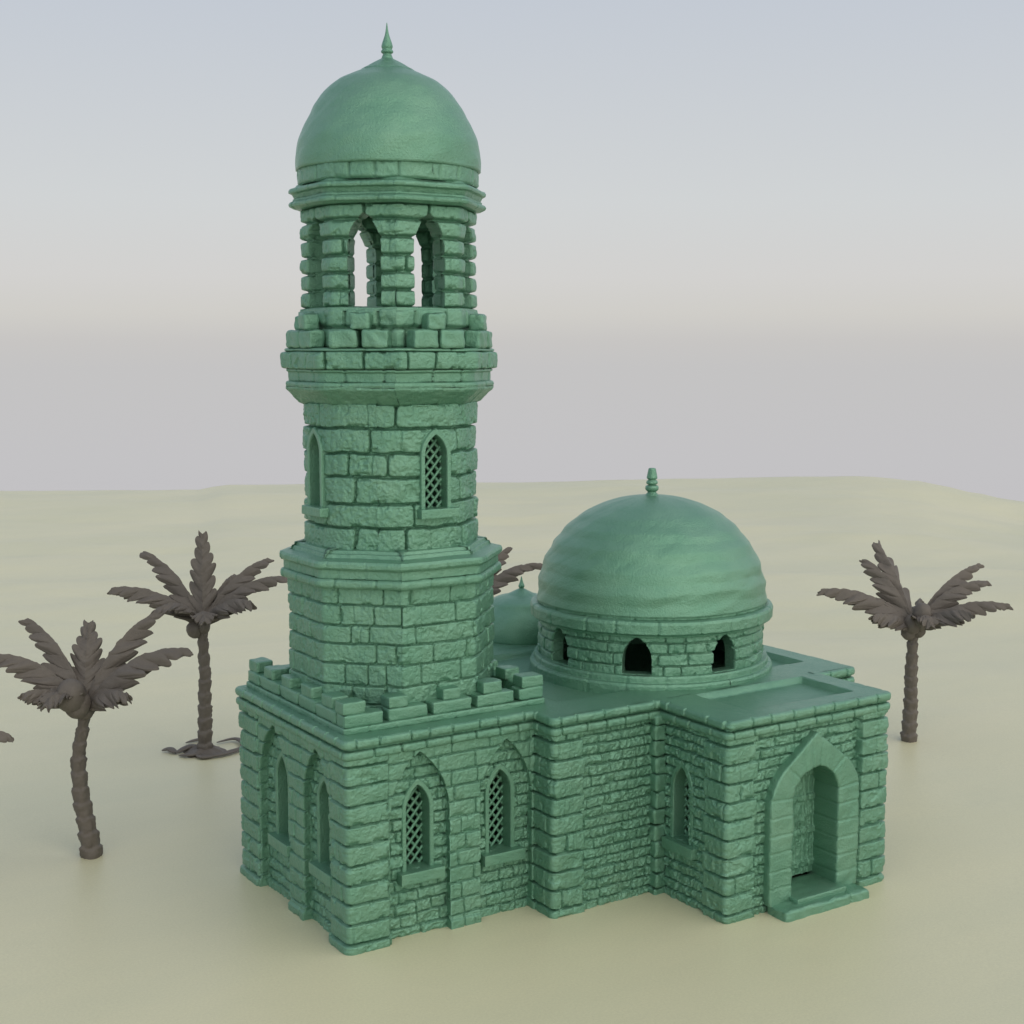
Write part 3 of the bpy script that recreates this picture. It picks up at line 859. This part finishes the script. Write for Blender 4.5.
# ================================================================== PALMS
def frond(mb, L, el, droop, wid, seed, curl=0.0, teeth=7, fl=1.0):
    """one palm leaf in its own frame: grows along +X from the origin, arching over; leaflets hang both sides"""
    rng = random.Random(seed)
    ns, nt = 150, 8
    s = np.linspace(0, 1, ns)
    ang = R(el) - R(droop) * s ** 1.25
    dx = np.cos(ang); dz = np.sin(ang)
    px = np.concatenate([[0], np.cumsum((dx[1:] + dx[:-1]) / 2)]) / (ns - 1) * L
    pz = np.concatenate([[0], np.cumsum((dz[1:] + dz[:-1]) / 2)]) / (ns - 1) * L
    ph = rng.random()
    rl = [rng.uniform(.72, 1.12) for _ in range(40)]
    for side in (-1, 1):
        W = wid * np.clip(s / .18, 0, 1) ** .7 * (1 - .72 * np.clip((s - .35) / .65, 0, 1) ** 1.4)
        k = s * teeth + ph + .5 * (side > 0)
        saw = np.mod(k, 1.0)
        ln = np.array([rl[int(q) + (20 if side > 0 else 0)] for q in k])
        cm = .42 + .30 * (1 - fl)
        cut = cm + (1 - cm) * ln * np.sin(np.pi * np.clip(saw, .0, 1)) ** .5
        cut = np.where(s < .14, .85, cut)
        T = np.linspace(0, 1, nt)
        S_, T_ = np.meshgrid(np.arange(ns), T, indexing='ij')
        w = (W * cut)[:, None] * T_
        fall = fl * R(42) + fl * R(36) * T_ + .18 * np.sin(k * 2.3 + seed)[:, None]
        lat = np.cumsum(np.concatenate([np.zeros((ns, 1)), np.cos(fall[:, 1:]) * np.diff(w, axis=1)], 1), 1)
        dn = np.cumsum(np.concatenate([np.zeros((ns, 1)), np.sin(fall[:, 1:]) * np.diff(w, axis=1)], 1), 1)
        fwd = 1.0 * w * (.5 + .5 * T_)
        nx, nz = -dz[:, None], dx[:, None]
        ridge = .035 * np.sin(np.pi * saw)[:, None] * T_ + .026 * fbm(S_ * .13, T_ * 5., seed, 3)
        bx = px[:, None] + dx[:, None] * fwd - nx * (dn - ridge); bz = pz[:, None] + dz[:, None] * fwd - nz * (dn - ridge)
        by = side * lat + curl * (px[:, None] / L) ** 2
        th = (.085 * (1 - .5 * T_) * (1 - .4 * S_ / ns))
        top = np.stack([bx + nx * th * .6, by, bz + nz * th * .6], -1); bot = np.stack([bx - nx * th * .6, by, bz - nz * th * .6], -1)
        mb.grid(top, flip=side > 0); mb.grid(bot, flip=side < 0)
        edge = np.stack([top[:, -1], bot[:, -1]], 1); mb.grid(edge, flip=side > 0)
        tip = np.stack([top[-1], bot[-1]], 0); mb.grid(tip)
    # midrib
    a = np.linspace(0, 2 * math.pi, 8, endpoint=False)
    r = .042 * (1 - .75 * s)
    P = np.stack([px[:, None] + (-dz)[:, None] * r[:, None] * np.sin(a), r[:, None] * np.cos(a) + curl * (px[:, None] / L) ** 2, pz[:, None] + dx[:, None] * r[:, None] * np.sin(a)], -1)
    mb.grid(P, wrap=True)

def trunk(mb, pts, r0, r1, seed, rings=10):
    pts = smooth_prof(pts, 120) if False else np.array(pts, float)
    d = np.concatenate([[0], np.cumsum(np.linalg.norm(np.diff(pts, axis=0), axis=1))])
    t = np.linspace(0, d[-1], 130)
    P = np.stack([np.interp(t, d, pts[:, k]) for k in range(3)], -1)
    ker = np.ones(25) / 25
    for k in range(2):
        pad = np.concatenate([2 * P[0, k] - P[12:0:-1, k], P[:, k], 2 * P[-1, k] - P[-2:-14:-1, k]]); P[:, k] = np.convolve(pad, ker, 'valid')
    a = np.linspace(0, 2 * math.pi, 28, endpoint=False)
    f = t / d[-1]
    A, Fg = np.meshgrid(a, f)
    ph = np.mod(Fg * rings + .08 * np.sin(A * 3 + seed) + .1 * fbm(np.cos(A) * 2, np.sin(A) * 2 + Fg * 4, seed, 2), 1)
    r = (r0 + (r1 - r0) * Fg ** .8) * (1 + .30 * (ph - .5) * (1 - sstep(.86, 1.0, ph)) - .06 * sstep(.86, 1, ph))
    r = r + .034 * fbm(np.cos(A) * 4 + 7, Fg * 22 + np.sin(A) * 4, seed + 3, 3)
    mb.grid(np.stack([P[:, 0][:, None] + r * np.cos(A), P[:, 1][:, None] + r * np.sin(A), P[:, 2][:, None] + 0 * A], -1), wrap=True)
    return P[-1]

def ray_plane(px, py, base):
    """world point seen at that pixel on the upright plane through the palm's foot, square to the view (for measuring lean only)"""
    fw = np.array([FW[0] * math.cos(pit), FW[1] * math.cos(pit), -math.sin(pit)]); rt = np.array([RT[0], RT[1], 0.]); up = np.cross(rt, fw)
    d = fw * F + rt * (px - 512) + up * (512 - py)
    n = np.array([FW[0], FW[1], 0.]); t = ((np.array(base) - CAM) @ n) / (d @ n)
    return CAM + d * t
def ground_at(px, py):
    fw = np.array([FW[0] * math.cos(pit), FW[1] * math.cos(pit), -math.sin(pit)]); rt = np.array([RT[0], RT[1], 0.]); up = np.cross(rt, fw)
    d = fw * F + rt * (px - 512) + up * (512 - py)
    return CAM + d * (-CAM[2] / d[2])

def palm(label, foot, trunk_px, fronds, nuts, r0, r1, seed, base=None):
    """fronds: (bearing from the camera's right, degrees; 90 = away), length, start elevation, droop"""
    b = ground_at(*foot) if base is None else np.array(base)
    b[2] = float(terrain_z(np.array([b[0]]), np.array([b[1]]))[0]) - .03
    root = empty('palm_tree', b, label, 'palm tree', 'palm trees around the mosque')
    mb = MB(); pts = [ray_plane(x, y, b) - b for x, y in trunk_px]; pts[0][2] = -.05
    top = trunk(mb, pts, r0, r1, seed)
    mb.build('trunk', M_PALM, root)
    for k, (az, L, el, dr, wd, cu, *fl) in enumerate(fronds):
        m = MB(); frond(m, L * .955, el, dr, wd * 1.08, seed * 31 + k, cu, fl=fl[0] if fl else 1.0)
        o = m.build('frond', M_PALM, root)
        o.location = top + np.array([0, 0, .02])
        o.rotation_euler = (0, 0, R(YAW - 90) + R(az))
    mb = MB(); rng = random.Random(seed)
    for k, (az, rr, dz, rad_) in enumerate(nuts):
        a = R(YAW - 90) + R(az)
        pr = [(rad_ * math.sin(t), -rad_ * 1.15 * math.cos(t)) for t in np.linspace(0.01, math.pi - .01, 14)]
        lathe(mb, (top[0] + rr * math.cos(a), top[1] + rr * math.sin(a), top[2] + dz), pr, 24, seed + k, amp=.05, ns=9.0)
    mb.build('crown_heart', M_PALM, root)
    return root

# (bearing, length, elevation, droop, half width, curl)
palm('leaning brown palm tree with a curved ringed trunk, nearest of those left of the mosque', (92, 856),
     [(92, 857), (88, 829), (82, 800), (78, 770), (79, 745), (84, 722), (85, 712)],
     [(150, 2.45, 73, 55, .46, .1), (98, 1.9, 78, 34, .36, 0, .4), (30, 2.49, 72, 45, .48, -.1), (-8, 2.72, 58, 60, .50, .1), (183, 2.25, 61, 62, .54, 0),
      (-35, 1.5, 46, 55, .42, 0), (-118, 1.35, 72, 125, .36, 0, .5), (215, 1.4, 50, 60, .42, 0), (60, 1.5, 66, 50, .46, 0)],
     [(-60, .08, .06, .17), (60, .1, .05, .13), (-112, .40, .42, .29), (-104, .26, .22, .25)], .215, .115, 1)
palm('upright brown palm tree with a heap of fallen leaves round its foot', (205, 752),
     [(205.5, 750), (205, 735), (205, 700), (205, 670), (203, 645), (203, 628)],
     [(98, 2.45, 82, 16, .36, 0, .4), (155, 2.69, 68, 50, .46, 0), (190, 2.61, 52, 60, .50, 0), (25, 2.51, 66, 50, .44, 0), (5, 2.68, 59, 65, .42, 0),
      (-30, 1.94, 57, 70, .52, 0), (225, 1.75, 66, 98, .40, 0, .7), (-75, 1.3, 66, 110, .36, 0, .6), (60, 1.8, 66, 50, .44, 0)],
     [(200, .20, -.02, .20), (-60, .08, .05, .16)], .200, .118, 2)
palm('straight brown palm tree standing alone on the sand right of the porch', (908, 742),
     [(909, 742), (909, 730), (911, 700), (911, 670), (912, 648), (914, 631)],
     [(180, 2.82, 48, 55, .54, 0), (118, 2.6, 66, 22, .44, .1, .6), (145, 2.29, 70, 40, .50, 0), (25, 2.82, 59, 50, .42, 0), (8, 2.52, 61, 65, .42, 0),
      (-12, 2.61, 42, 55, .42, 0), (-45, 1.79, 45, 50, .50, 0), (-80, 1.25, 74, 130, .34, 0, .5), (210, 1.6, 38, 42, .44, 0), (68, 1.5, 50, 55, .44, 0), (165, 1.7, 58, 60, .42, 0)],
     [(200, .16, .0, .20), (-30, .12, .03, .17), (-66, .30, .50, .24), (-66, .22, .30, .23), (-120, .2, .2, .22)], .215, .125, 3)
palm('brown palm tree mostly hidden behind the minaret, one frond showing beside the small dome', (466, 738),
     [(466, 738), (466, 700), (464, 660), (464, 635), (466, 612)],
     [(5, 2.48, 59, 60, .40, 0), (35, 2.19, 69, 45, .40, 0), (80, 1.9, 70, 30, .42, 0), (-30, 1.5, 30, 60, .42, 0), (140, 1.9, 50, 45, .4, 0), (185, 2.1, 30, 45, .42, 0), (235, 1.5, 30, 65, .44, 0)],
     [(-90, .1, -.1, .17)], .21, .14, 4)
palm('brown palm tree at the left edge of view, only one frond tip in sight', (-88, 905),
     [(-88, 905), (-92, 870), (-94, 830), (-90, 790), (-84, 760)],
     [(0, 1.92, 41, 60, .40, 0), (40, 1.5, 64, 40, .4, 0), (100, 1.9, 66, 32, .42, 0), (150, 2.0, 52, 40, .42, 0), (195, 2.1, 30, 45, .42, 0), (-70, 1.3, 30, 60, .42, 0), (240, 1.5, 30, 60, .44, 0)],
     [(-90, .1, -.1, .17)], .22, .14, 6)

# fallen leaves and roots heaped round the foot of one palm
def litter():
    b = ground_at(205, 752); b[2] = 0
    mb = MB(); rng = random.Random(12)
    Rr, A = np.meshgrid(np.linspace(0, 1, 14), np.linspace(0, 2 * math.pi, 60))
    ro = .62 + .16 * fbm(np.cos(A) * 1.8 + 3, np.sin(A) * 1.8, 44, 3)
    x = Rr * ro * np.cos(A); y = Rr * ro * np.sin(A)
    z = .20 * (1 - Rr ** 1.4) + .07 * fbm(x * 4, y * 4, 45, 3) * (1 - Rr) - .03
    mb.grid(np.stack([x, y, z], -1), flip=True)
    def strand(pts, r):
        pts = smooth_prof(pts, 40); a = np.linspace(0, 2 * math.pi, 8, endpoint=False)
        d = np.gradient(pts, axis=0); d /= np.linalg.norm(d, axis=1)[:, None]
        n1 = np.cross(d, [0, 0, 1.]); n1 /= np.linalg.norm(n1, axis=1)[:, None] + 1e-9; n2 = np.cross(n1, d)
        rr = r * np.sin(np.linspace(.25, math.pi - .25, 40))[:, None]
        mb.grid(np.stack([pts + rr * 1.5 * n1 * math.cos(t) + rr * .6 * n2 * math.sin(t) for t in a], 1), wrap=True)
    r3 = lambda px, py, z=.06: np.array([*(((px - 205.5) * .0249) * RT + ((752 - py) * .0249 / .30) * FW), z])
    strand([r3(163, 753), r3(170, 752, .08), r3(178, 755, .05)], .075)
    strand([r3(178, 755, .04), r3(190, 750, .10), r3(205, 752, .1)], .08)
    strand([r3(212, 744, .06), r3(228, 741, .09), r3(240, 745, .08), r3(242, 750, .06), r3(232, 754, .07), r3(218, 757, .06)], .07)
    strand([r3(205, 756, .05), r3(214, 759, .06), r3(228, 757, .07), r3(243, 751, .05)], .05)
    strand([r3(200, 757, .05), r3(210, 760, .06), r3(222, 758, .05)], .06)
    strand([r3(180, 744, .05), r3(192, 741, .07), r3(205, 742, .06)], .05)
    strand([r3(183, 757, .04), r3(195, 758, .07), r3(204, 756, .05)], .06)
    o = mb.build('fallen_leaves', M_PALM); o.location = b
    o['label'] = 'heap of dry brown fallen leaves on the sand round a palm foot'; o['category'] = 'fallen leaves'; o['kind'] = 'thing'
litter()

# ================================================================== SKY AND LIGHT
SUN_EL, SUN_AZ = 30.0, -84.0        # azimuth in the XY plane, degrees from +X, of the direction towards the sun
w = bpy.data.worlds.new('World'); C.world = w; w.use_nodes = True
nt = w.node_tree; bg = nt.nodes['Background']
sky = N(nt, 'ShaderNodeTexSky', sky_type='NISHITA', sun_disc=False)
sky.sun_elevation = R(SUN_EL); sky.sun_rotation = R(90 - SUN_AZ); sky.air_density = 1.0; sky.dust_density = 4.0; sky.ozone_density = 1.0
tc = N(nt, 'ShaderNodeTexCoord'); sep = N(nt, 'ShaderNodeSeparateXYZ'); nt.links.new(tc.outputs['Generated'], sep.inputs[0])
mr = N(nt, 'ShaderNodeMapRange'); mr.inputs[1].default_value = -.2; mr.inputs[2].default_value = .8
nt.links.new(sep.outputs['Z'], mr.inputs[0])
rp = N(nt, 'ShaderNodeValToRGB'); nt.links.new(mr.outputs[0], rp.inputs[0])
def lin(h): 
    c = [int(h[i:i + 2], 16) / 255 for i in (0, 2, 4)]
    return tuple(x / 12.92 if x <= .04045 else ((x + .055) / 1.055) ** 2.4 for x in c) + (1,)
EXPOSURE = .12
stops = [(-.2, 'BCBABE'), (-.075, 'C1C0C2'), (-.012, 'C2C1C1'), (.006, 'C5C3C1'), (.025, 'CDCBC6'), (.05, 'D0CFCD'), (.10, 'CED1D2'), (.24, 'C0C7D1'), (.4, 'CAD6E4'), (.8, 'DAE4F0')]
el = rp.color_ramp.elements
while len(el) > 1: el.remove(el[-1])
for i, (z, h) in enumerate(stops):
    e = el[0] if i == 0 else el.new((z + .2) / 1.0)
    e.position = (z + .2) / 1.0; g_ = 1.025 * 2 ** -EXPOSURE if z < .3 else 1.0; e.color = tuple(q_ * g_ for q_ in lin(h)[:3]) + (1,)
sc = N(nt, 'ShaderNodeMix', data_type='RGBA', blend_type='MULTIPLY'); sc.inputs[0].default_value = 1
SKY_STRENGTH = .1; k = 1 / SKY_STRENGTH
sc.inputs[7].default_value = (k, k, k, 1); nt.links.new(rp.outputs[0], sc.inputs[6])
# hazy air hides the blue sky low down; higher up the clear sky takes over
f2 = N(nt, 'ShaderNodeMapRange'); f2.inputs[1].default_value = .25; f2.inputs[2].default_value = .8; f2.inputs[3].default_value = 1; f2.inputs[4].default_value = .35
nt.links.new(sep.outputs['Z'], f2.inputs[0])
mx = N(nt, 'ShaderNodeMix', data_type='RGBA'); nt.links.new(f2.outputs[0], mx.inputs[0])
nt.links.new(sky.outputs[0], mx.inputs[6]); nt.links.new(sc.outputs[2], mx.inputs[7])
nt.links.new(mx.outputs[2], bg.inputs['Color']); bg.inputs['Strength'].default_value = SKY_STRENGTH

sd = bpy.data.lights.new('sun', 'SUN'); so = bpy.data.objects.new('sun', sd); COL.objects.link(so)
sd.energy = 1.5; sd.angle = R(120); sd.color = (1, .90, .70)
so.rotation_euler = (R(90 - SUN_EL), 0, R(SUN_AZ + 90))
so.location = (0, -30, 30)

C.view_settings.view_transform = 'Standard'; C.view_settings.look = 'None'
C.view_settings.exposure = EXPOSURE; C.view_settings.gamma = 1; C.view_settings.use_curve_mapping = False
